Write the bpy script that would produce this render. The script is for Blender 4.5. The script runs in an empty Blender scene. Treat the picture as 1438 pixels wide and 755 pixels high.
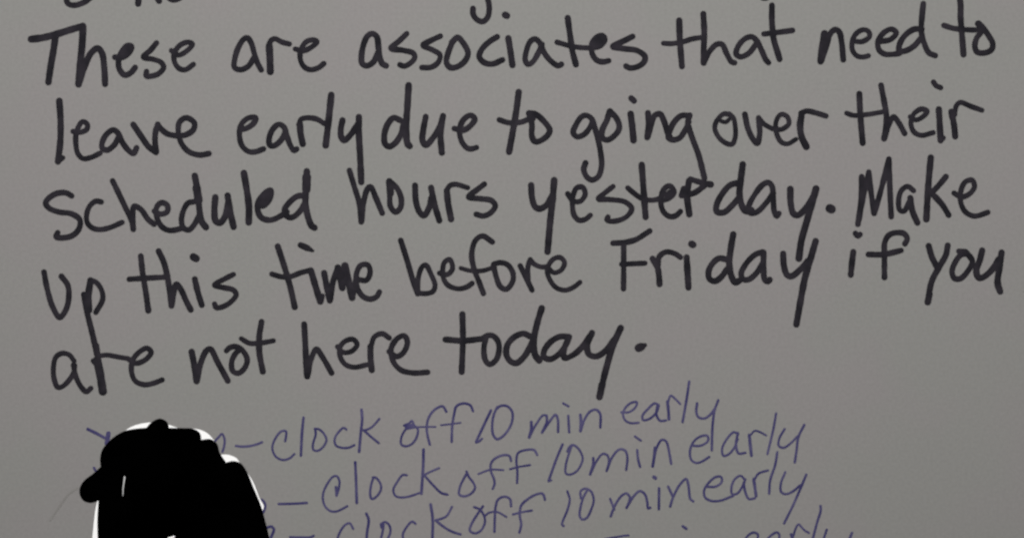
import bpy, math, random
from mathutils import Vector, noise
random.seed(7)
S = bpy.context.scene
COL = S.collection
K = 0.00025                      # metres on the sheet per unit of the handwriting tables
CX, CZ = 719.0, 377.5

# ---------------------------------------------------------------- camera
cam_data = bpy.data.cameras.new('camera')
cam = bpy.data.objects.new('camera', cam_data)
COL.objects.link(cam)
cam.location = (0, -0.5, 0)
cam.rotation_euler = (math.radians(90), 0, 0)
cam_data.sensor_width = 36
cam_data.lens = 36 * 0.5 / (1438 * K)
cam_data.clip_start = 0.01
cam_data.clip_end = 50
cam_data.dof.use_dof = True      # the photograph is slightly out of focus
cam_data.dof.focus_distance = 0.545
cam_data.dof.aperture_fstop = 5.6
cam_data.dof.aperture_blades = 0
S.camera = cam

# ---------------------------------------------------------------- light
W = bpy.data.worlds.new('World'); S.world = W; W.use_nodes = True
bg = W.node_tree.nodes['Background']
bg.inputs[0].default_value = (1.0, 0.985, 0.955, 1)
bg.inputs[1].default_value = 0.15

def area(name, loc, target, size, power, color):
    d = bpy.data.lights.new(name, 'AREA'); d.energy = power; d.shape = 'RECTANGLE'
    d.size = size[0]; d.size_y = size[1]; d.color = color
    o = bpy.data.objects.new(name, d); COL.objects.link(o); o.location = loc
    o.rotation_euler = (Vector(target) - Vector(loc)).to_track_quat('-Z', 'Y').to_euler()
    return o
area('ceiling_panel_light', (-0.05, -0.80, 0.40), (0, 0, 0.10), (0.34, 0.20), 8.85, (1.0, 0.988, 0.972))

S.view_settings.view_transform = 'Standard'
S.view_settings.look = 'None'
S.view_settings.exposure = 0
S.view_settings.gamma = 1
S.view_settings.use_curve_mapping = False

# ---------------------------------------------------------------- materials
def nodes_of(name):
    m = bpy.data.materials.new(name); m.use_nodes = True
    nt = m.node_tree
    return m, nt, nt.nodes['Principled BSDF']

def ramp_noise(nt, scale, detail, c0, c1, p0=0.35, p1=0.65, coord='Object', rough=0.5):
    tc = nt.nodes.new('ShaderNodeTexCoord')
    n = nt.nodes.new('ShaderNodeTexNoise')
    n.inputs['Scale'].default_value = scale
    n.inputs['Detail'].default_value = detail
    n.inputs['Roughness'].default_value = rough
    r = nt.nodes.new('ShaderNodeValToRGB')
    r.color_ramp.elements[0].position = p0; r.color_ramp.elements[1].position = p1
    r.color_ramp.elements[0].color = (*c0, 1); r.color_ramp.elements[1].color = (*c1, 1)
    nt.links.new(tc.outputs[coord], n.inputs['Vector'])
    nt.links.new(n.outputs['Fac'], r.inputs['Fac'])
    return r

def mult(nt, a, b):
    m = nt.nodes.new('ShaderNodeMix'); m.data_type = 'RGBA'; m.blend_type = 'MULTIPLY'
    m.inputs[0].default_value = 1
    nt.links.new(a, m.inputs[6]); nt.links.new(b, m.inputs[7])
    return m.outputs[2]

def paper_material():
    m, nt, b = nodes_of('grey_paper')
    tint = ramp_noise(nt, 17, 3, (0.2228, 0.2205, 0.2125), (0.2272, 0.2165, 0.2150), 0.42, 0.58)
    cloud = ramp_noise(nt, 9, 3, (0.985, 0.985, 0.985), (1.015, 1.015, 1.015), 0.3, 0.7)
    speck = ramp_noise(nt, 900, 2, (0.955, 0.955, 0.955), (1.035, 1.035, 1.035), 0.3, 0.7)
    c = mult(nt, tint.outputs[0], cloud.outputs[0])
    c = mult(nt, c, speck.outputs[0])
    nt.links.new(c, b.inputs['Base Color'])
    b.inputs['Roughness'].default_value = 0.85
    b.inputs['Specular IOR Level'].default_value = 0.10
    tc = nt.nodes.new('ShaderNodeTexCoord')
    n = nt.nodes.new('ShaderNodeTexNoise'); n.inputs['Scale'].default_value = 700
    n.inputs['Detail'].default_value = 4
    bp = nt.nodes.new('ShaderNodeBump'); bp.inputs['Strength'].default_value = 0.08
    bp.inputs['Distance'].default_value = 0.0002
    nt.links.new(tc.outputs['Object'], n.inputs['Vector'])
    nt.links.new(n.outputs['Fac'], bp.inputs['Height'])
    nt.links.new(bp.outputs['Normal'], b.inputs['Normal'])
    return m

def ink_material(name, c0, c1, scale, rough=0.6, spec=0.2):
    m, nt, b = nodes_of(name)
    r = ramp_noise(nt, scale, 3, c0, c1, 0.35, 0.68)
    nt.links.new(r.outputs[0], b.inputs['Base Color'])
    b.inputs['Roughness'].default_value = rough
    b.inputs['Specular IOR Level'].default_value = spec
    return m

M_PAPER = paper_material()
M_BLACK = ink_material('black_marker_ink', (0.0120, 0.0115, 0.0145), (0.0260, 0.0230, 0.0290), 170, 0.75, 0.03)
M_BLUE = ink_material('blue_pen_ink', (0.035, 0.032, 0.100), (0.080, 0.073, 0.150), 150, 0.75, 0.03)
M_BLOT = ink_material('redaction_black', (0.0, 0.0, 0.0), (0.0003, 0.0003, 0.0003), 40, 1.0, 0.0)  # black of the digital redaction, modelled as a layer on the sheet
M_WHITE = ink_material('redaction_white', (0.95, 0.95, 0.95), (0.98, 0.98, 0.98), 60, 0.9, 0.1)  # white rim of that redaction, not a coat on the real paper
M_GREYW = ink_material('redaction_gap_grey', (0.38, 0.38, 0.38), (0.55, 0.55, 0.55), 200, 0.9, 0.1)  # pale slits in the redaction scribble
M_SMUDGE = ink_material('faint_grey_mark', (0.182, 0.174, 0.169), (0.212, 0.206, 0.199), 120, 0.9, 0.1)
M_WALL = ink_material('wall_paint', (0.40, 0.39, 0.36), (0.43, 0.42, 0.39), 12, 0.9, 0.1)

# ---------------------------------------------------------------- helpers
def link_mesh(name, verts, faces, mat, parent=None, smooth=False):
    me = bpy.data.meshes.new(name)
    me.from_pydata(verts, [], faces); me.update()
    me.materials.append(mat)
    if smooth:
        me.polygons.foreach_set('use_smooth', [True] * len(me.polygons))
    o = bpy.data.objects.new(name, me); COL.objects.link(o)
    if parent is not None: o.parent = parent
    return o

def box(name, x0, x1, y0, y1, z0, z1, mat, parent=None):
    v = [(x, y, z) for x in (x0, x1) for y in (y0, y1) for z in (z0, z1)]
    f = [(0, 1, 3, 2), (4, 6, 7, 5), (0, 4, 5, 1), (2, 3, 7, 6), (0, 2, 6, 4), (1, 5, 7, 3)]
    return link_mesh(name, v, f, mat, parent)

def spline(pts, step=1.6):
    """centripetal-ish Catmull-Rom through the points"""
    if len(pts) < 3: 
        if len(pts) == 1: return [pts[0]]
        a, b = pts; n = max(2, int((b - a).length / step))
        return [a.lerp(b, i / n) for i in range(n + 1)]
    P = [pts[0] * 2 - pts[1]] + pts + [pts[-1] * 2 - pts[-2]]
    out = []
    for i in range(1, len(P) - 2):
        p0, p1, p2, p3 = P[i - 1], P[i], P[i + 1], P[i + 2]
        d = [max(1e-3, (b - a).length) ** 0.5 for a, b in ((p0, p1), (p1, p2), (p2, p3))]
        t0 = 0; t1 = d[0]; t2 = t1 + d[1]; t3 = t2 + d[2]
        n = max(2, int((p2 - p1).length / step))
        for k in range(n):
            t = t1 + (t2 - t1) * k / n
            A1 = p0 * ((t1 - t) / (t1 - t0)) + p1 * ((t - t0) / (t1 - t0))
            A2 = p1 * ((t2 - t) / (t2 - t1)) + p2 * ((t - t1) / (t2 - t1))
            A3 = p2 * ((t3 - t) / (t3 - t2)) + p3 * ((t - t2) / (t3 - t2))
            B1 = A1 * ((t2 - t) / (t2 - t0)) + A2 * ((t - t0) / (t2 - t0))
            B2 = A2 * ((t3 - t) / (t3 - t1)) + A3 * ((t - t1) / (t3 - t1))
            out.append(B1 * ((t2 - t) / (t2 - t1)) + B2 * ((t - t1) / (t2 - t1)))
    out.append(pts[-1])
    return out

count = [0]
PROFILE = ((-1, 0), (-0.62, 0.62), (0, 1), (0.62, 0.62), (1, 0))
def ribbon(V, F, pts, w, lift=0.0, taper=False):
    """a line of ink: a very low ridge lying on the sheet"""
    count[0] += 1
    base = 0.00003 + (count[0] % 12) * 0.000006 + lift
    r = w / 2
    path = spline(pts)
    if len(path) == 1:
        path = [path[0] - Vector((0.3, 0)), path[0] + Vector((0.3, 0))]
    n = len(path); seed = count[0] * 3.17
    rows = []
    def tang(i):
        a = path[max(0, i - 1)]; b = path[min(n - 1, i + 1)]
        t = b - a
        return t.normalized() if t.length > 1e-6 else Vector((1, 0))
    def rad(i):
        q = r * (1 + 0.10 * noise.noise(Vector((i * 0.16, seed, 0))) + 0.035 * noise.noise(Vector((i * 0.6, seed, 5))))
        if taper:
            u = i / (n - 1)
            q *= 1 - 0.5 * max(0, (u - 0.55) / 0.45)
        return q
    caps = (88, 68, 48, 26)
    t = tang(0)
    for a in caps:
        a = math.radians(a); rows.append((path[0] - t * rad(0) * math.sin(a), t, rad(0) * math.cos(a)))
    for i in range(n): rows.append((path[i], tang(i), rad(i)))
    t = tang(n - 1)
    for a in reversed(caps):
        a = math.radians(a); rows.append((path[-1] + t * rad(n - 1) * math.sin(a), t, rad(n - 1) * math.cos(a)))
    h = min(0.00007, r * K * 0.12)
    start = len(V); m = len(PROFILE)
    for i, (p, t, q) in enumerate(rows):
        nx, nz = -t.y, t.x
        up = base + i * 1e-8
        for s, e in PROFILE:
            V.append(((p.x + nx * q * s - CX) * K, -(up + h * e * min(1, q / r)), (CZ - p.y - nz * q * s) * K))
    for i in range(len(rows) - 1):
        for j in range(m - 1):
            a = start + i * m + j
            F.append((a, a + 1, a + 1 + m, a + m))

def parse(s, ox, oy, sc):
    """'x y x y ...' as (position) list on the sheet"""
    v = [float(q) for q in s.split()]
    return [Vector((ox + v[i] / sc, oy + v[i + 1] / sc)) for i in range(0, len(v), 2)]

# ---------------------------------------------------------------- setting
wall = box('wall', -1.2, 1.2, 0.0012, 0.1, -0.9, 0.9, M_WALL); wall['kind'] = 'structure'

sheet = box('paper_sheet', -0.232, 0.232, 0.0, 0.0006, -0.34, 0.19, M_PAPER)
sheet['label'] = 'large grey paper sheet covered in black and blue handwriting, filling the picture'
sheet['category'] = 'paper notice'

# ---------------------------------------------------------------- handwriting
# word: (text, ink, ox, oy, width of the reading window, [(sign, [(pen width, 'x y x y ...'), ...]), ...])
# a sign may carry its own window as a third entry; a negative width tapers off
WORDS = [
('top left', 'K', 70, 0, 180, [
 ('y', [(58, '196 -60 188 0 196 32 228 56 280 62 340 48 400 20 450 -18')]),
 ('h', [(68, '998 -60 995 0 991 46')]),
 ('a', [(62, '1180 -70 1205 -20 1226 14')]),
 ('o', [(54, '1320 -50 1345 -12 1385 4 1425 0 1480 -30')])]),
('top middle', 'K', 640, 0, 360, [
 ('g', [(29, '97 50 97 78 115 108 150 123 178 100 188 50 178 -10 160 -50')]),
 ('full_stop', [(34, '277 85 287 90')]) ]),
('top right', 'K', 900, 0, 360, [('s', [(26, '660 -30 678 -12 695 -8 714 -14')])]),
('These', 'K', 0, 0, 360, [
 ('T', [(36, '175 221 240 213 320 192 400 167 465 148'), (34, '312 200 300 285 285 370 272 462')]),
 ('h', [(35, '466 150 461 250 449 370 441 473'), (32, '444 465 475 375 510 300 548 272 572 298 585 380 590 472')]),
 ('e', [(30, '645 322 690 322 725 295 738 262 715 258 688 285 666 335 670 388 700 422 735 408 758 380'), (36, '695 305 722 275')]),
 ('s', [(28, '878 242 845 282 804 322 860 334 905 352 918 380 890 414 850 428 820 428 822 402')]),
 ('e', [(27, '962 285 1000 310 1050 285 1080 248 1055 238 1010 255 978 300 980 350 1005 385 1040 392 1085 362')])]),
('are', 'K', 320, 0, 360, [
 ('a', [(29, '150 318 115 372 72 392 38 380 38 335 60 265 90 220 110 214 130 240 148 300 165 352 187 393')]),
 ('r', [(36, '232 258 236 330 238 403'), (27, '228 256 245 226 265 219 305 238 345 248')]),
 ('e', [(27, '378 276 420 286 470 265 500 235 480 225 440 236 408 285 408 340 430 378 465 392 510 380 538 358')])]),
('associates', 'K', 320, 0, 360, [
 ('a', [(30, '845 290 815 350 780 370 754 358 750 310 765 240 785 202 810 190 835 207 845 270 852 322 868 360 888 370')]),
 ('s', [(28, '1003 190 960 232 914 272 980 283 1040 300 1048 325 1020 358 988 372 965 364')]),
 ('s', [(28, '1192 204 1140 228 1095 255 1150 282 1190 310 1180 350 1140 378 1088 380')]),
 ('o', [(30, '1258 240 1235 300 1226 350 1245 378 1280 378 1328 345 1347 300 1322 245 1288 212 1256 240')]),
 ('c', [(30, '232 208 185 238 145 280 132 320 160 352 205 360 262 337')], 640, 0, 360),
 ('i', [(32, '295 216 307 290 318 366')], 640, 0, 360),
 ('a', [(29, '484 250 462 300 430 350 405 362 390 340 398 280 420 232 445 220 470 240 495 295 530 340 575 370 592 362')], 640, 0, 360),
 ('t', [(27, '568 238 640 258 700 268 760 270'), (31, '628 102 640 190 655 290 674 363')], 640, 0, 360),
 ('e', [(29, '760 270 810 258 836 225 825 203 795 207 765 245 765 300 790 338 825 348 858 342'), (42, '790 236 820 224')], 640, 0, 360),
 ('s', [(29, '992 206 940 232 880 262 940 274 1020 286 1062 320 1055 350 1020 375 975 382 955 372')], 640, 0, 360)]),
('that', 'K', 900, 0, 360, [
 ('t', [(26, '126 244 170 246 230 237 290 219 335 212'), (31, '215 117 218 220 225 310 230 373')]),
 ('h', [(31, '350 80 355 180 352 290 352 353'), (28, '354 350 385 290 425 250 455 250 480 300 508 348 525 353')]),
 ('a', [(29, '645 250 605 300 560 320 535 305 545 262 585 218 622 208 648 228 680 290 700 335 716 353')]),
 ('t', [(31, '735 32 735 120 745 220 765 290 778 333'), (29, '690 192 760 184 850 172')])]),
('need', 'K', 1078, 0, 360, [
 ('n', [(36, '319 190 306 270 297 345'), (30, '303 340 330 255 350 192 378 167 402 182 415 240 424 336')]),
 ('e', [(26, '480 232 532 234 572 205 565 178 540 168 505 182 478 220 475 280 500 314 535 321 565 314')]),
 ('e', [(28, '634 234 690 222 722 185 695 165 655 182 619 230 624 280 655 304 700 306 740 300')]),
 ('d', [(30, '865 165 820 166 770 200 740 250 738 285 770 287 820 260 860 215'), (29, '873 22 865 100 862 180 880 250 905 298 940 313')])]),
('to', 'K', 1078, 0, 360, [
 ('t', [(27, '988 144 1040 160 1100 167 1165 170'), (31, '1074 -30 1082 30 1082 100 1090 200 1098 306')]),
 ('o', [(29, '1187 150 1195 180 1172 215 1162 262 1175 293 1215 298 1255 280 1262 245 1235 195 1205 152'), (36, '1182 135 1200 152')])]),
('leave', 'K', 0, 100, 360, [
 ('l', [(33, '333 168 340 280 338 400 325 507'), (26, '328 505 352 486')]),
 ('e', [(27, '410 338 445 344 488 325 488 295 462 284 438 318 426 360 426 410 436 460 465 490 510 484 562 460')]),
 ('a', [(29, '668 365 640 415 600 443 573 430 575 395 600 352 635 330 660 345 690 405 725 448 750 462 766 430')]),
 ('v', [(31, '748 300 790 362 835 425 875 455'), (30, '877 452 870 400 872 345 885 298'), (29, '885 298 905 325 940 352 985 362')]),
 ('e', [(29, '985 362 1040 358 1085 328 1090 290 1045 262 1008 285 1000 335 1018 405 1060 452 1120 470 1172 462')])]),
('early', 'K', 320, 100, 360, [
 ('e', [(28, '66 330 110 318 148 288 156 262 118 262 80 292 65 345 78 415 115 450 155 452 200 436')]),
 ('a', [(29, '325 335 300 385 260 418 235 415 233 370 255 322 285 299 313 312 330 360 350 415 372 445 386 437')]),
 ('r', [(33, '404 298 408 350 420 408'), (27, '398 300 412 270 450 262 500 270 540 294')]),
 ('l', [(34, '580 134 571 220 559 330 549 416')]),
 ('y', [(32, '643 276 633 330 637 372 652 388 690 355 728 300'), (33, '735 258 735 350 742 480 748 622')])]),
('due', 'K', 320, 100, 360, [
 ('d', [(31, '965 275 930 262 898 295 878 355 882 408 905 423 940 402 975 345 985 300'), (34, '1014 80 1007 200 1000 320 1008 408 1020 420')]),
 ('u', [(31, '1110 256 1096 330 1092 390 1110 415 1150 375 1190 310 1207 252'), (32, '1207 252 1193 350 1200 457')]),
 ('e', [(29, '1270 322 1318 332 1362 305 1385 268 1362 248 1322 272 1300 330 1310 390 1340 430 1365 436 1395 428')])]),
('to', 'K', 640, 100, 360, [
 ('t', [(33, '353 118 340 220 318 350 299 453'), (27, '244 273 300 290 370 285 410 268')]),
 ('o', [(30, '415 242 427 300 427 365 445 395 475 390 515 360 527 330 495 282 445 240 415 236'), (34, '412 238 430 265')])]),
('going', 'K', 640, 100, 360, [
 ('g', [(29, '768 285 755 312 720 355 680 368 659 345 675 300 705 257 730 248 760 265 788 345 810 440 818 530 800 590 765 610 735 593 718 550 728 515')]),
 ('o', [(30, '862 225 848 275 822 330 822 373 850 386 892 360 917 320 905 270 865 225')]),
 ('i', [(33, '981 240 990 310 997 388'), (30, '984 152 1000 167')]),
 ('n', [(31, '1078 235 1082 300 1074 372'), (30, '1077 368 1095 305 1115 250 1145 240 1165 272 1190 348 1205 378')]),
 ('g', [(29, '1308 250 1265 250 1222 290 1200 340 1192 372 1218 385 1255 375 1287 330 1308 285'), (30, '1312 248 1302 290 1325 370 1362 470 1395 600')])]),
('over', 'K', 900, 100, 360, [
 ('o', [(25, '500 245 465 240 428 275 414 318 438 372 480 405 512 409 529 370 529 310 518 262 495 240'), (21, '450 280 475 286 496 270')]),
 ('v', [(29, '583 242 600 320 630 383 652 405 666 350 660 262'), (25, '660 260 690 296 738 324')]),
 ('e', [(25, '738 324 790 326 830 295 820 255 785 243 758 285 763 355 788 398 822 408 870 382')]),
 ('r', [(34, '902 240 893 310 902 370 928 424'), (27, '897 236 930 224 980 234 1038 252')])]),
('their', 'K', 1078, 100, 360, [
 ('t', [(31, '514 128 520 250 533 403'), (25, '443 236 480 248 560 243 650 228')]),
 ('h', [(30, '636 80 655 180 666 250 663 320 653 378'), (28, '657 372 680 300 706 256 735 290 768 349')]),
 ('e', [(26, '800 256 830 274 875 252 895 225 862 213 820 240 803 290 820 340 860 360 928 345')]),
 ('i', [(32, '960 215 965 300 970 388'), (24, '972 388 986 374'), (27, '930 62 945 82 970 93')]),
 ('r', [(31, '1030 228 1045 300 1052 367'), (26, '1048 245 1058 195 1080 176 1140 198 1202 220')])]),
('Scheduled', 'K', 0, 210, 360, [
 ('S', [(29, '402 260 370 243 320 246 275 272 256 300 275 328 330 350 400 360 447 392 445 440 410 480 360 494 315 490 324 466')]),
 ('c', [(27, '568 294 540 289 507 312 487 360 490 410 520 440 565 448 620 436 685 408')]),
 ('h', [(29, '632 176 668 250 712 342 738 395 748 447'), (29, '748 442 745 370 752 318 790 335 830 390 864 418')]),
 ('e', [(28, '866 345 900 362 938 348 938 312 905 298 878 325 882 385 908 432 945 452 985 450 1030 438')]),
 ('d', [(28, '1090 292 1055 300 1028 345 1018 400 1030 440 1060 450 1090 420 1115 372'), (33, '1093 148 1108 230 1117 320 1130 400 1155 435'), (42, '1103 215 1114 285')]),
 ('u', [(33, '1208 268 1203 340 1210 400 1235 410 1265 370 1280 300'), (33, '1277 258 1290 340 1310 432')]),
 ('l', [(34, '90 132 105 220 118 320 117 408')], 320, 210, 360),
 ('e', [(30, '165 312 200 315 235 272 240 228 200 252 168 302 170 350 190 383 240 395 300 370 330 350'), (36, '185 300 232 245')], 320, 210, 360),
 ('d', [(30, '430 258 390 262 340 302 317 340 330 373 360 380 400 350 432 300'), (33, '443 122 440 200 435 290 445 360 470 428 486 438'), (44, '442 155 440 225')], 320, 210, 360)]),
('hours', 'K', 320, 210, 360, [
 ('h', [(29, '682 117 710 210 738 305 748 405'), (29, '750 400 760 300 785 218 800 208 830 270 866 356')]),
 ('o', [(29, '905 178 908 260 912 318 940 350 966 330 973 280 952 222 905 176'), (36, '906 180 912 245')]),
 ('u', [(31, '1050 202 1055 290 1075 350 1100 370 1130 322 1142 270'), (31, '1140 214 1160 310 1186 397')]),
 ('r', [(33, '1228 230 1235 300 1252 390'), (26, '1225 235 1245 203 1275 195 1345 214')]),
 ('s', [(29, '160 194 120 225 72 266 140 276 200 286 222 315 195 355 155 372 115 363')], 640, 210, 360)]),
('yesterday', 'K', 640, 210, 360, [
 ('y', [(32, '423 200 428 270 445 320 470 332 510 310 543 255'), (34, '552 172 545 260 530 400 515 572')]),
 ('e', [(27, '628 248 658 288 698 290 726 250 712 212 680 214 658 260 655 320 665 370 692 396 728 390 755 368')]),
 ('s', [(27, '882 207 840 240 800 276 860 280 950 294 987 330 965 370 920 395 870 402 847 394 854 378')]),
 ('t', [(33, '1043 86 1050 180 1058 290 1065 378'), (27, '965 215 1000 245 1045 275 1100 284 1150 274')]),
 ('e', [(28, '1150 288 1195 272 1225 238 1200 204 1168 222 1150 288 1165 348 1200 375 1235 370 1260 347'), (20, '1175 255 1200 235')]),
 ('r', [(33, '1308 175 1298 260 1310 362'), (28, '1278 218 1266 258'), (30, '1316 166 1360 180 1428 198'), (30, '1275 258 1340 242 1392 205'), (34, '1418 194 1430 196')]),
 ('d', [(31, '548 186 500 200 455 250 425 310 425 348 465 352 515 310 555 262'), (34, '571 84 560 170 553 250 568 318 590 346 620 340')], 900, 210, 360),
 ('a', [(29, '742 245 700 302 650 350 612 354 605 320 640 250 685 196 715 185 735 205 742 270 748 345 762 374 774 358')], 900, 210, 360),
 ('y', [(33, '838 222 840 300 855 358 880 368 930 322 965 265'), (35, '982 220 960 300 925 420 900 510 886 610')], 900, 210, 360),
 ('full_stop', [(44, '1060 330 1068 334')], 900, 210, 360)]),
('Make', 'K', 1078, 210, 360, [
 ('M', [(29, '527 152 524 280 506 418'), (27, '512 395 535 270 563 140'), (29, '567 127 580 240 597 356'), (29, '600 350 632 240 680 54'), (29, '680 54 685 200 693 376')]),
 ('a', [(27, '818 230 785 207 750 230 734 290 742 340 765 345 790 300 802 272'), (31, '800 272 812 345 840 410')]),
 ('k', [(33, '915 46 905 150 896 280 890 390'), (29, '1000 152 960 200 915 246'), (30, '930 255 980 310 1015 367')]),
 ('e', [(27, '1045 244 1085 265 1130 250 1160 208 1146 172 1108 182 1083 235 1084 300 1110 350 1160 373 1235 352')])]),
('up', 'K', 0, 310, 360, [
 ('u', [(29, '247 287 265 380 295 480 335 540 370 498 386 430 380 360 345 311')]),
 ('p', [(34, '508 334 496 420 500 500'), (27, '508 332 540 345 570 388 576 440 538 512'), (30, '470 412 486 500 520 640 545 750')])]),
('this', 'K', 0, 310, 360, [
 ('t', [(30, '790 198 800 290 818 400 832 502'), (28, '725 327 800 322 930 315')]),
 ('h', [(31, '890 170 920 235 940 320 955 410 962 475'), (30, '964 465 975 395 990 354 1015 385 1045 450 1070 498')]),
 ('i', [(31, '1093 327 1110 400 1132 471'), (36, '1085 202 1100 211')]),
 ('s', [(27, '1310 300 1260 325 1202 360 1250 373 1310 388 1325 414 1290 458 1240 484 1212 485 1204 466')])]),
('time', 'K', 320, 310, 360, [
 ('t', [(31, '280 143 315 250 350 370 375 482'), (27, '247 298 300 313 350 312 410 290 465 276')]),
 ('i', [(33, '466 278 490 360 518 452'), (24, '522 455 531 420'), (-31, '408 136 440 150 476 168')]),
 ('m', [(32, '540 292 555 370 572 447'), (30, '575 440 590 340 615 268'), (34, '617 262 628 310 642 375'), (34, '642 370 645 310 655 252'), (35, '657 252 675 330 697 430'), (28, '700 425 712 360 722 310')]),
 ('e', [(28, '735 330 778 332 798 288 785 247 745 250 720 305 728 380 760 425 800 438 835 424 850 398')])]),
('before', 'K', 320, 310, 360, [
 ('b', [(29, '970 110 1005 220 1040 340 1065 408'), (26, '1065 402 1068 320 1090 257 1110 247 1140 300 1162 360 1150 395 1110 407 1068 404')]),
 ('e', [(26, '1187 293 1232 300 1260 268 1245 217 1215 232 1207 310 1232 358 1290 380 1340 370 1370 350')]),
 ('f', [(28, '205 118 150 85 112 108 90 180 100 260 130 340 155 406'), (23, '28 265 80 279 150 279 210 262')], 640, 310, 360),
 ('o', [(28, '212 248 226 310 250 368 283 383 318 342 321 295 292 247 250 234 214 242')], 640, 310, 360),
 ('r', [(28, '362 252 395 320 428 388'), (27, '406 340 405 260 418 217'), (25, '418 217 440 242 480 258 520 256')], 640, 310, 360),
 ('e', [(25, '518 262 550 290 592 275 610 232 585 205 545 216 513 272 528 330 565 375 615 388 660 372 697 344')], 640, 310, 360)]),
('Friday', 'K', 640, 310, 360, [
 ('F', [(29, '882 125 950 121 1010 105 1060 75 1088 57'), (28, '942 132 942 250 941 380'), (26, '930 243 1062 237')]),
 ('r', [(31, '1104 212 1132 262 1140 310 1143 354'), (28, '1134 250 1142 200 1180 174 1230 184 1260 204')]),
 ('i', [(32, '1295 204 1300 290 1305 373'), (36, '1323 130 1331 134')]),
 ('d', [(31, '485 218 440 210 405 235 380 282 385 325 415 338 450 315 482 272'), (33, '518 76 505 150 496 240 508 310 530 345 552 335')], 900, 310, 360),
 ('a', [(29, '682 174 640 190 590 240 562 298 575 328 605 328 650 290 685 232'), (31, '688 176 688 250 695 330 712 340 722 330')], 900, 310, 360),
 ('y', [(32, '798 184 802 250 820 303 845 310 890 276 935 225'), (34, '980 114 955 200 920 320 895 450 872 580')], 900, 310, 360)]),
('if', 'K', 1078, 310, 360, [
 ('i', [(31, '480 174 472 240 466 302'), (28, '492 70 506 86 518 76')]),
 ('f', [(29, '770 128 783 100 765 72 725 66 680 80 657 120 655 200 655 316'), (30, '565 188 650 188 748 166')])]),
('you', 'K', 1078, 310, 360, [
 ('y', [(31, '903 141 922 205 952 262'), (31, '1010 138 1000 190 960 262 920 340 898 455'), (34, '908 410 898 455')]),
 ('o', [(29, '1120 185 1085 190 1052 232 1034 285 1048 322 1080 324 1120 285 1148 228 1116 178'), (27, '1072 170 1110 172')]),
 ('u', [(32, '1203 166 1190 220 1170 280 1185 320 1210 315 1260 272 1295 215'), (33, '1312 178 1300 260 1290 350 1304 396')])]),
('are', 'K', 0, 400, 360, [
 ('a', [(26, '416 425 390 392 350 382 315 402 300 460 305 530 325 573 350 568 390 530 415 485 420 450'), (27, '412 448 425 510 455 570 485 597 510 578')]),
 ('r', [(42, '545 420 562 500 577 595'), (25, '548 398 600 392 660 402 720 412'), (24, '522 424 535 440'), (30, '540 340 552 420')]),
 ('e', [(27, '722 415 762 438 820 415 848 375 825 354 785 372 745 420 738 485 760 538 810 558 860 550 910 531')])]),
('not', 'K', 0, 400, 360, [
 ('n', [(33, '1075 374 1090 450 1103 538'), (30, '1107 530 1125 440 1160 365 1180 358 1220 430 1278 536')]),
 ('o', [(28, '1270 368 1290 350 1325 345 1362 368 1387 420 1368 470 1335 494 1305 480 1300 430 1318 388 1345 360')]),
 ('t', [(31, '189 206 176 290 177 380 196 484'), (26, '75 300 120 325 180 325 255 312')], 320, 400, 360)]),
('here', 'K', 320, 400, 360, [
 ('h', [(31, '428 219 435 340 440 450 445 511'), (29, '449 500 465 420 497 360 530 402 582 492')]),
 ('e', [(26, '615 345 645 376 695 370 725 332 702 304 658 314 628 350 630 400 660 445 710 460 780 446')]),
 ('r', [(32, '800 345 800 400 807 475'), (27, '805 335 822 290 865 272 905 296')]),
 ('e', [(28, '905 372 945 400 985 378 1007 318 990 284 952 298 916 355 928 428 970 475 1040 492 1120 488')])]),
('today', 'K', 600, 400, 360, [
 ('t', [(31, '197 164 200 300 193 486'), (31, '102 305 200 312 300 302')]),
 ('o', [(29, '330 292 318 350 325 418 348 444 385 420 403 360 395 312 365 283 335 284 305 302')]),
 ('d', [(31, '578 288 540 272 490 290 450 335 444 390 468 428 500 437 540 405 575 350 592 310'), (33, '642 130 615 220 598 310 605 390 628 422')]),
 ('a', [(30, '790 288 740 290 690 320 655 370 655 403 690 415 740 385 780 330 796 290'), (30, '790 300 768 360 768 408 820 390 870 345 915 280')]),
 ('y', [(31, '924 268 898 335 905 385 945 400 1000 368 1048 305'), (33, '1085 240 1045 330 1000 480 967 625'), (36, '980 560 966 626')]),
 ('full_stop', [(-42, '1186 352 1222 336')])]),
# ---- blue pen lines
('blue mark', 'B', 90, 580, 240, [
 ('y', [(27, '200 132 262 162 345 206'), (38, '373 168 366 215 358 250')]),
 ('e', [(22, '252 458 266 482 290 500')]),
 ('n', [(20, '1270 232 1300 200 1328 172 1350 215 1348 270 1332 322')])]),
('dash', 'B', 340, 530, 240, [('dash', [(21, '-52 572 0 578 60 574 120 560 168 542')])]),
('clock', 'B', 340, 530, 240, [
 ('c', [(20, '362 532 370 490 368 448 330 450 280 510 254 590 282 660 340 690 400 676 440 640')]),
 ('l', [(24, '517 335 505 450 495 652')]),
 ('o', [(20, '612 428 620 470 596 560 600 605 640 612 690 570 710 520 682 462 645 432 612 428')]),
 ('c', [(20, '878 435 855 420 805 465 778 520 790 568 840 588 900 586 945 565')]),
 ('k', [(24, '1005 268 1010 350 1000 450 985 620'), (20, '1155 345 1090 415 1025 445'), (21, '1025 440 1090 500 1150 548')])]),
('off', 'B', 560, 530, 240, [
 ('o', [(20, '45 400 90 380 110 360 130 400 160 430 150 500 110 555 60 575 22 560 22 500 70 420 120 400'), (26, '60 410 115 395')]),
 ('f', [(22, '400 285 370 240 300 270 250 340 235 420 245 500 262 562'), (16, '60 432 160 415 310 412')]),
 ('f', [(22, '625 280 600 230 540 216 485 240 465 310 450 400 445 538'), (16, '355 398 430 390 520 378')])]),
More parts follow.
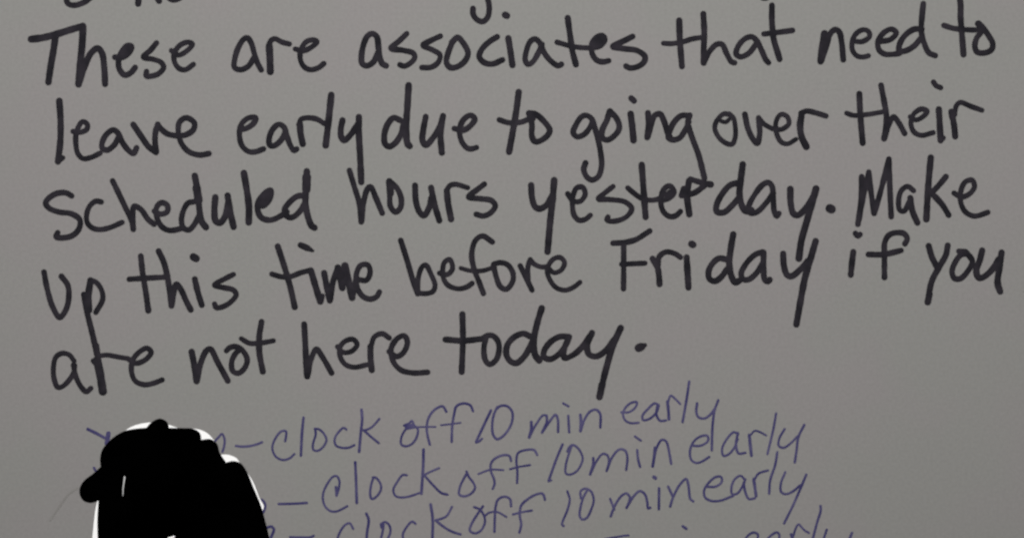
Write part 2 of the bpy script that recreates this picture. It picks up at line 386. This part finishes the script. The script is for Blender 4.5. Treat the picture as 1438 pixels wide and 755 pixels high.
('10', 'B', 560, 530, 240, [
 ('1', [(24, '775 275 720 390 652 535'), (20, '650 543 675 535 700 512')]),
 ('0', [(22, '830 245 800 310 786 400 795 480 825 515 865 500 920 440 952 370 955 290 915 240 860 235 820 262')])]),
('min', 'B', 560, 530, 240, [
 ('m', [(26, '1115 372 1115 430 1098 500'), (20, '1098 500 1150 400 1215 315 1245 318'), (22, '1245 318 1245 370 1205 460'), (22, '1205 460 1260 380 1320 310 1338 350 1340 455')]),
 ('i', [(22, '108 320 116 458'), (20, '65 215 110 240')], 780, 530, 240),
 ('n', [(26, '210 312 215 380 210 448'), (22, '215 440 240 360 290 285 340 268 375 300 378 418')], 780, 530, 240)]),
('early', 'B', 780, 530, 240, [
 ('e', [(20, '555 290 620 288 675 245 685 205 640 210 590 250 568 310 590 360 630 380 700 378')]),
 ('a', [(21, '870 230 835 215 780 260 732 320 738 355 790 345 850 290 868 240'), (21, '855 240 850 310 880 360 930 358')]),
 ('r', [(26, '942 200 950 270 955 348'), (19, '945 215 970 150 1010 180 1050 220')]),
 ('l', [(23, '1125 32 1105 170 1070 370')]),
 ('y', [(22, '1192 215 1185 280 1200 328 1250 342 1300 312 1340 260'), (22, '1370 188 1340 270 1322 400 1315 608')])]),
('blue mark', 'B', 340, 629, 240, [('e', [(22, '165 430 188 455 195 490 180 535')]), ]),
('dash', 'B', 340, 629, 240, [('dash', [(22, '308 467 420 465 545 458')])]),
('clock', 'B', 340, 629, 240, [
 ('c', [(20, '795 398 815 330 818 270 795 232 765 238 710 310 679 400 695 480 740 525 790 530 840 510 885 485'), (24, '795 390 790 325')]),
 ('l', [(24, '952 118 958 250 965 458')]),
 ('o', [(21, '1105 245 1085 310 1078 390 1092 425 1130 405 1168 345 1162 292 1125 246 1100 244')]),
 ('c', [(20, '1385 225 1352 223 1300 290 1272 350 1290 398 1340 412 1410 402 1490 375')]),
 ('k', [(25, '208 10 205 150 190 380'), (19, '340 165 270 195 215 222'), (21, '215 225 290 310 360 375 410 388')], 560, 629, 240)]),
('off', 'B', 560, 629, 240, [
 ('o', [(21, '570 195 590 240 625 285 642 330 605 382 545 402 508 385 520 310 555 240 575 205')]),
 ('f', [(21, '945 105 932 65 890 55 810 85 775 130 778 200 800 255 806 300 790 340'), (18, '670 215 770 180 880 182')]),
 ('f', [(21, '1165 55 1140 15 1080 12 1005 38 990 100 998 200 995 290'), (18, '935 175 1010 155 1105 140')])]),
('10', 'B', 560, 629, 240, [
 ('1', [(23, '1378 -33 1330 80 1262 268'), (20, '1260 275 1282 268')]),
 ('0', [(20, '100 25 120 -15 150 -28 195 5 228 75 222 120 180 190 120 220 88 210 86 150 105 70 140 -30')], 780, 629, 240)]),
('min', 'B', 780, 629, 240, [
 ('m', [(24, '318 82 318 130 292 218'), (20, '298 205 350 100 400 45 438 60 450 110 430 190'), (21, '435 180 480 70 540 8 588 20 605 80 595 180')]),
 ('i', [(22, '688 15 695 90 712 155'), (20, '668 -101 718 -66')]),
 ('n', [(26, '838 -5 832 60 818 150'), (22, '822 135 850 0 895 -72 930 -60 960 50 974 130')])]),
('early', 'B', 960, 530, 240, [
 ('e', [(21, '85 572 145 570 205 530 200 488 150 490 90 530 54 610 65 690 110 716 160 700 215 665')]),
 ('a', [(21, '450 465 420 458 360 520 323 600 335 655 375 645 425 590 455 515'), (22, '457 465 440 560 462 635 520 630')]),
 ('r', [(28, '552 482 560 560 570 653'), (17, '555 490 600 445 640 455 695 485')]),
 ('l', [(21, '778 300 755 430 705 640')]),
 ('y', [(20, '850 430 805 510 800 570 840 588 900 550 960 490'), (22, '1015 395 965 500 950 610 935 710')])]),
('blue mark', 'B', 340, 629, 240, [('e', [(24, '205 668 245 656 268 678 255 720 225 790')])]),
('dash', 'B', 340, 629, 240, [('dash', [(22, '405 746 500 748 575 746 602 734')])]),
('clock', 'B', 340, 629, 240, [
 ('c', [(20, '935 675 905 628 870 640 825 700 800 790 840 860')]),
 ('l', [(24, '1045 548 1065 600 1052 700 1042 850')]),
 ('o', [(21, '1170 640 1200 618 1238 645 1248 700 1215 780 1180 840'), (22, '1190 640 1182 700 1160 790'), (30, '1172 638 1176 660')]),
 ('c', [(21, '140 632 112 615 60 670 33 730 50 790')], 560, 629, 240),
 ('k', [(25, '268 470 285 590 280 830'), (20, '448 490 400 570 310 605'), (22, '310 605 380 660 450 700 520 722')], 560, 629, 240)]),
('off', 'B', 560, 629, 240, [
 ('o', [(21, '708 486 670 540 610 640 598 690 640 713 690 690 725 620 715 560 680 512 635 492')]),
 ('f', [(22, '945 485 935 425 890 405 835 430 815 490 808 580 805 700'), (18, '720 572 760 540 830 535 905 575')]),
 ('f', [(22, '1230 430 1210 380 1160 385 1080 430 1030 480 1018 560 1030 640 1015 705'), (20, '960 555 1040 535 1120 522')])]),
('10', 'B', 780, 629, 240, [
 ('1', [(21, '100 360 120 430 100 520 62 610 55 640 70 652')]),
 ('0', [(21, '215 420 212 360 250 338 298 360 322 430 302 510 262 585 225 597 205 570 210 500 240 400 270 348')])]),
('min', 'B', 780, 629, 240, [
 ('m', [(21, '460 425 478 470 495 515'), (22, '465 570 500 480 560 395 600 378 628 410'), (22, '628 410 620 450 598 500'), (22, '600 495 660 400 710 358 752 385 772 450 780 505 798 498')]),
 ('i', [(23, '872 335 870 510'), (30, '828 240 842 250')]),
 ('n', [(22, '948 320 985 400'), (22, '965 488 990 410 1050 300 1100 256 1120 320 1135 425 1160 445')])]),
('early', 'B', 980, 629, 240, [
 ('e', [(21, '75 322 150 320 200 282 195 240 150 240 90 290 53 350 60 410 110 440 190 438 295 398')]),
 ('a', [(21, '392 260 360 230 310 260 282 330 290 385 330 380 375 320 400 260'), (22, '385 290 400 370 430 425 480 418')]),
 ('r', [(27, '470 258 480 330 490 400'), (20, '475 265 510 212 590 185')]),
 ('l', [(22, '668 32 650 140 608 270 600 380')]),
 ('y', [(21, '735 200 700 290 700 365 740 384 800 360 860 310'), (22, '912 220 870 320 800 480 725 630')])]),
('min', 'B', 840, 692, 120, [
 ('m', [(36, '60 785 160 757 300 735 450 710 512 706')]),
 ('i', [(48, '225 552 285 595')], 940, 692, 120)]),
('early', 'B', 1040, 692, 120, [
 ('e', [(40, '60 790 140 695 220 657 290 690 280 790')]),
 ('a', [(42, '430 790 530 692 615 655 652 695 638 800')]),
 ('r', [(52, '850 690 888 790'), (38, '890 710 930 585 975 520 1020 562 1080 625 1150 665')]),
 ('l', [(45, '1345 212 1348 290 1290 480 1205 800')]),
 ('y', [(42, '490 612 430 790')], 1120, 692, 120),
 ('l', [(46, '915 665 865 790')], 1120, 692, 120)]),
]

# what sets equal words apart from one another
LABELS = {
 ('top left', 0): 'cut-off black letters at the top left edge', ('top middle', 0): 'black letter tail and dot at the top middle edge',
 ('top right', 0): 'cut-off black stroke above the word that',
 ('are', 0): 'black word are in the first full line', ('are', 1): 'black word are at the start of the last black line',
 ('to', 0): 'black word to at the end of the first full line', ('to', 1): 'black word to before going',
 ('early', 0): 'black word early after leave', ('early', 1): 'blue word early in the top blue line',
 ('early', 2): 'blue word early in the second blue line', ('early', 3): 'blue word early in the third blue line',
 ('early', 4): 'cut-off blue word early at the bottom edge',
 ('blue mark', 0): 'blue ends of a name around the blacked-out patch', ('blue mark', 1): 'last blue stroke of the second hidden name',
 ('blue mark', 2): 'last blue stroke of the third hidden name', ('min', 3): 'cut-off blue word min at the bottom edge',
}
ORD = ['top', 'second', 'third', 'bottom']
seen = {}
for text, ink, ox, oy, win, signs in WORDS:
    k = seen.get(text, 0); seen[text] = k + 1
    mat = M_BLACK if ink == 'K' else M_BLUE
    is_dash = text == 'dash'
    word = None
    if not is_dash:
        word = bpy.data.objects.new('handwritten_word', None); COL.objects.link(word)
        word.empty_display_size = 0.005; word.parent = sheet
        lab = LABELS.get((text, k))
        if lab is None:
            lab = ('black word %s' % text) if ink == 'K' else ('blue word %s in the %s blue line' % (text, ORD[k]))
        word['label'] = lab
    for sg in signs:
        a, b, w = (sg[2], sg[3], sg[4]) if len(sg) > 2 else (ox, oy, win)
        sc = 1438.0 / w
        V, F = [], []
        for pen, s in sg[1]:
            ribbon(V, F, parse(s, a, b, sc), abs(pen) / sc * (1.14 if ink == 'K' else 1.0), taper=pen < 0)
        nm = sg[0] if sg[0] in ('dash', 'full_stop') else ('numeral' if sg[0] in '10' else 'letter')
        o = link_mesh(nm, V, F, mat, sheet if is_dash else word, smooth=True)
        if is_dash: o['label'] = 'blue dash before clock in the %s blue line' % ORD[k]

# ---------------------------------------------------------------- blacked-out patch: digital redaction, added as thin solid shapes
def patch(name, s, mat, y, thick, parent, grow=0.0):
    pts = parse(s, 80, 566, 1438 / 360.0)
    path = []
    run = [pts[0]]
    for p in pts[1:]:                      # a doubled point is a sharp corner
        if (p - run[-1]).length < 0.01:
            path += spline(run, 1.2)[:-1]; run = [p]
        else: run.append(p)
    path += spline(run, 1.2)
    n = len(path)
    if grow:                               # the outline is closed clockwise on the page: push it outwards
        q = []
        for i in range(n):
            t = path[(i + 2) % n] - path[i - 2]
            t.normalize(); q.append(path[i] + Vector((t.y, -t.x)) * grow)
        path = q
    f = [((p.x - CX) * K, -(y + thick), (CZ - p.y) * K) for p in path]
    r = [((p.x - CX) * K, -y, (CZ - p.y) * K) for p in path]
    faces = [tuple(range(n))] + [(i, (i + 1) % n, n + (i + 1) % n, n + i) for i in range(n)]
    return link_mesh(name, f + r, faces, mat, parent)

white = patch('white_redaction_patch',
 '188 820 197 740 206 650 214 590 226 532 226 532 300 300 368 160 368 160 415 128 480 108 560 102 630 116 700 138 760 136 812 146 852 168 886 206 886 206 '
 '912 284 912 284 960 283 1010 304 1040 350 1076 392 1108 446 1140 528 1164 578 1150 612 1150 612 1170 820', M_WHITE, 0.00015, 0.00008, sheet, -0.9)
white['label'] = 'white of the digital redaction showing round the edges of the blacked-out patch'
blot = patch('black_scribble',
 '238 820 233 740 232 640 238 538 238 538 215 546 185 551 150 538 132 505 134 470 158 432 205 396 250 356 250 356 247 310 258 262 290 220 330 185 385 156 440 145 504 139 504 139 '
 '536 106 578 88 614 104 628 140 628 140 700 141 765 145 800 168 808 207 808 207 862 203 896 228 910 275 948 334 948 334 990 325 1030 338 1060 378 1100 472 1140 568 1166 660 1186 740 1202 820',
 M_BLOT, 0.00028, 0.00008, sheet, 0.9)
blot['label'] = 'solid black scribble hiding the names beside the blue lines'
for mat, w, s in ((M_GREYW, 12, '452 238 447 280'), (M_GREYW, -10, '447 275 440 330 437 396'), (M_WHITE, 16, '822 752 846 748 866 740'),
                  (M_BLOT, 12, '700 408 716 414')):
    if mat is M_BLOT: continue
    V, F = [], []
    ribbon(V, F, parse(s, 100, 629, 1438 / 240.0), abs(w) * 240 / 1438.0, lift=0.00036, taper=w < 0)
    link_mesh('redaction_gap', V, F, mat, sheet, smooth=True)['label'] = 'pale gap left inside the black scribble'

# faint line, slightly darker than the paper, left of the patch, faint mark at the right edge
for w, s, a, b, win in ((20, '320 290 280 318 235 352 180 425 118 515 70 590', 60, 640, 80), (14, '372 372 400 366', 1388, 360, 50)):
    V, F = [], []
    ribbon(V, F, parse(s, a, b, 6.5625 if win == 80 else 7.56), w / (6.5625 if win == 80 else 7.56))
    link_mesh('faint_line', V, F, M_SMUDGE, sheet, smooth=True)['label'] = 'faint grey line on the paper'
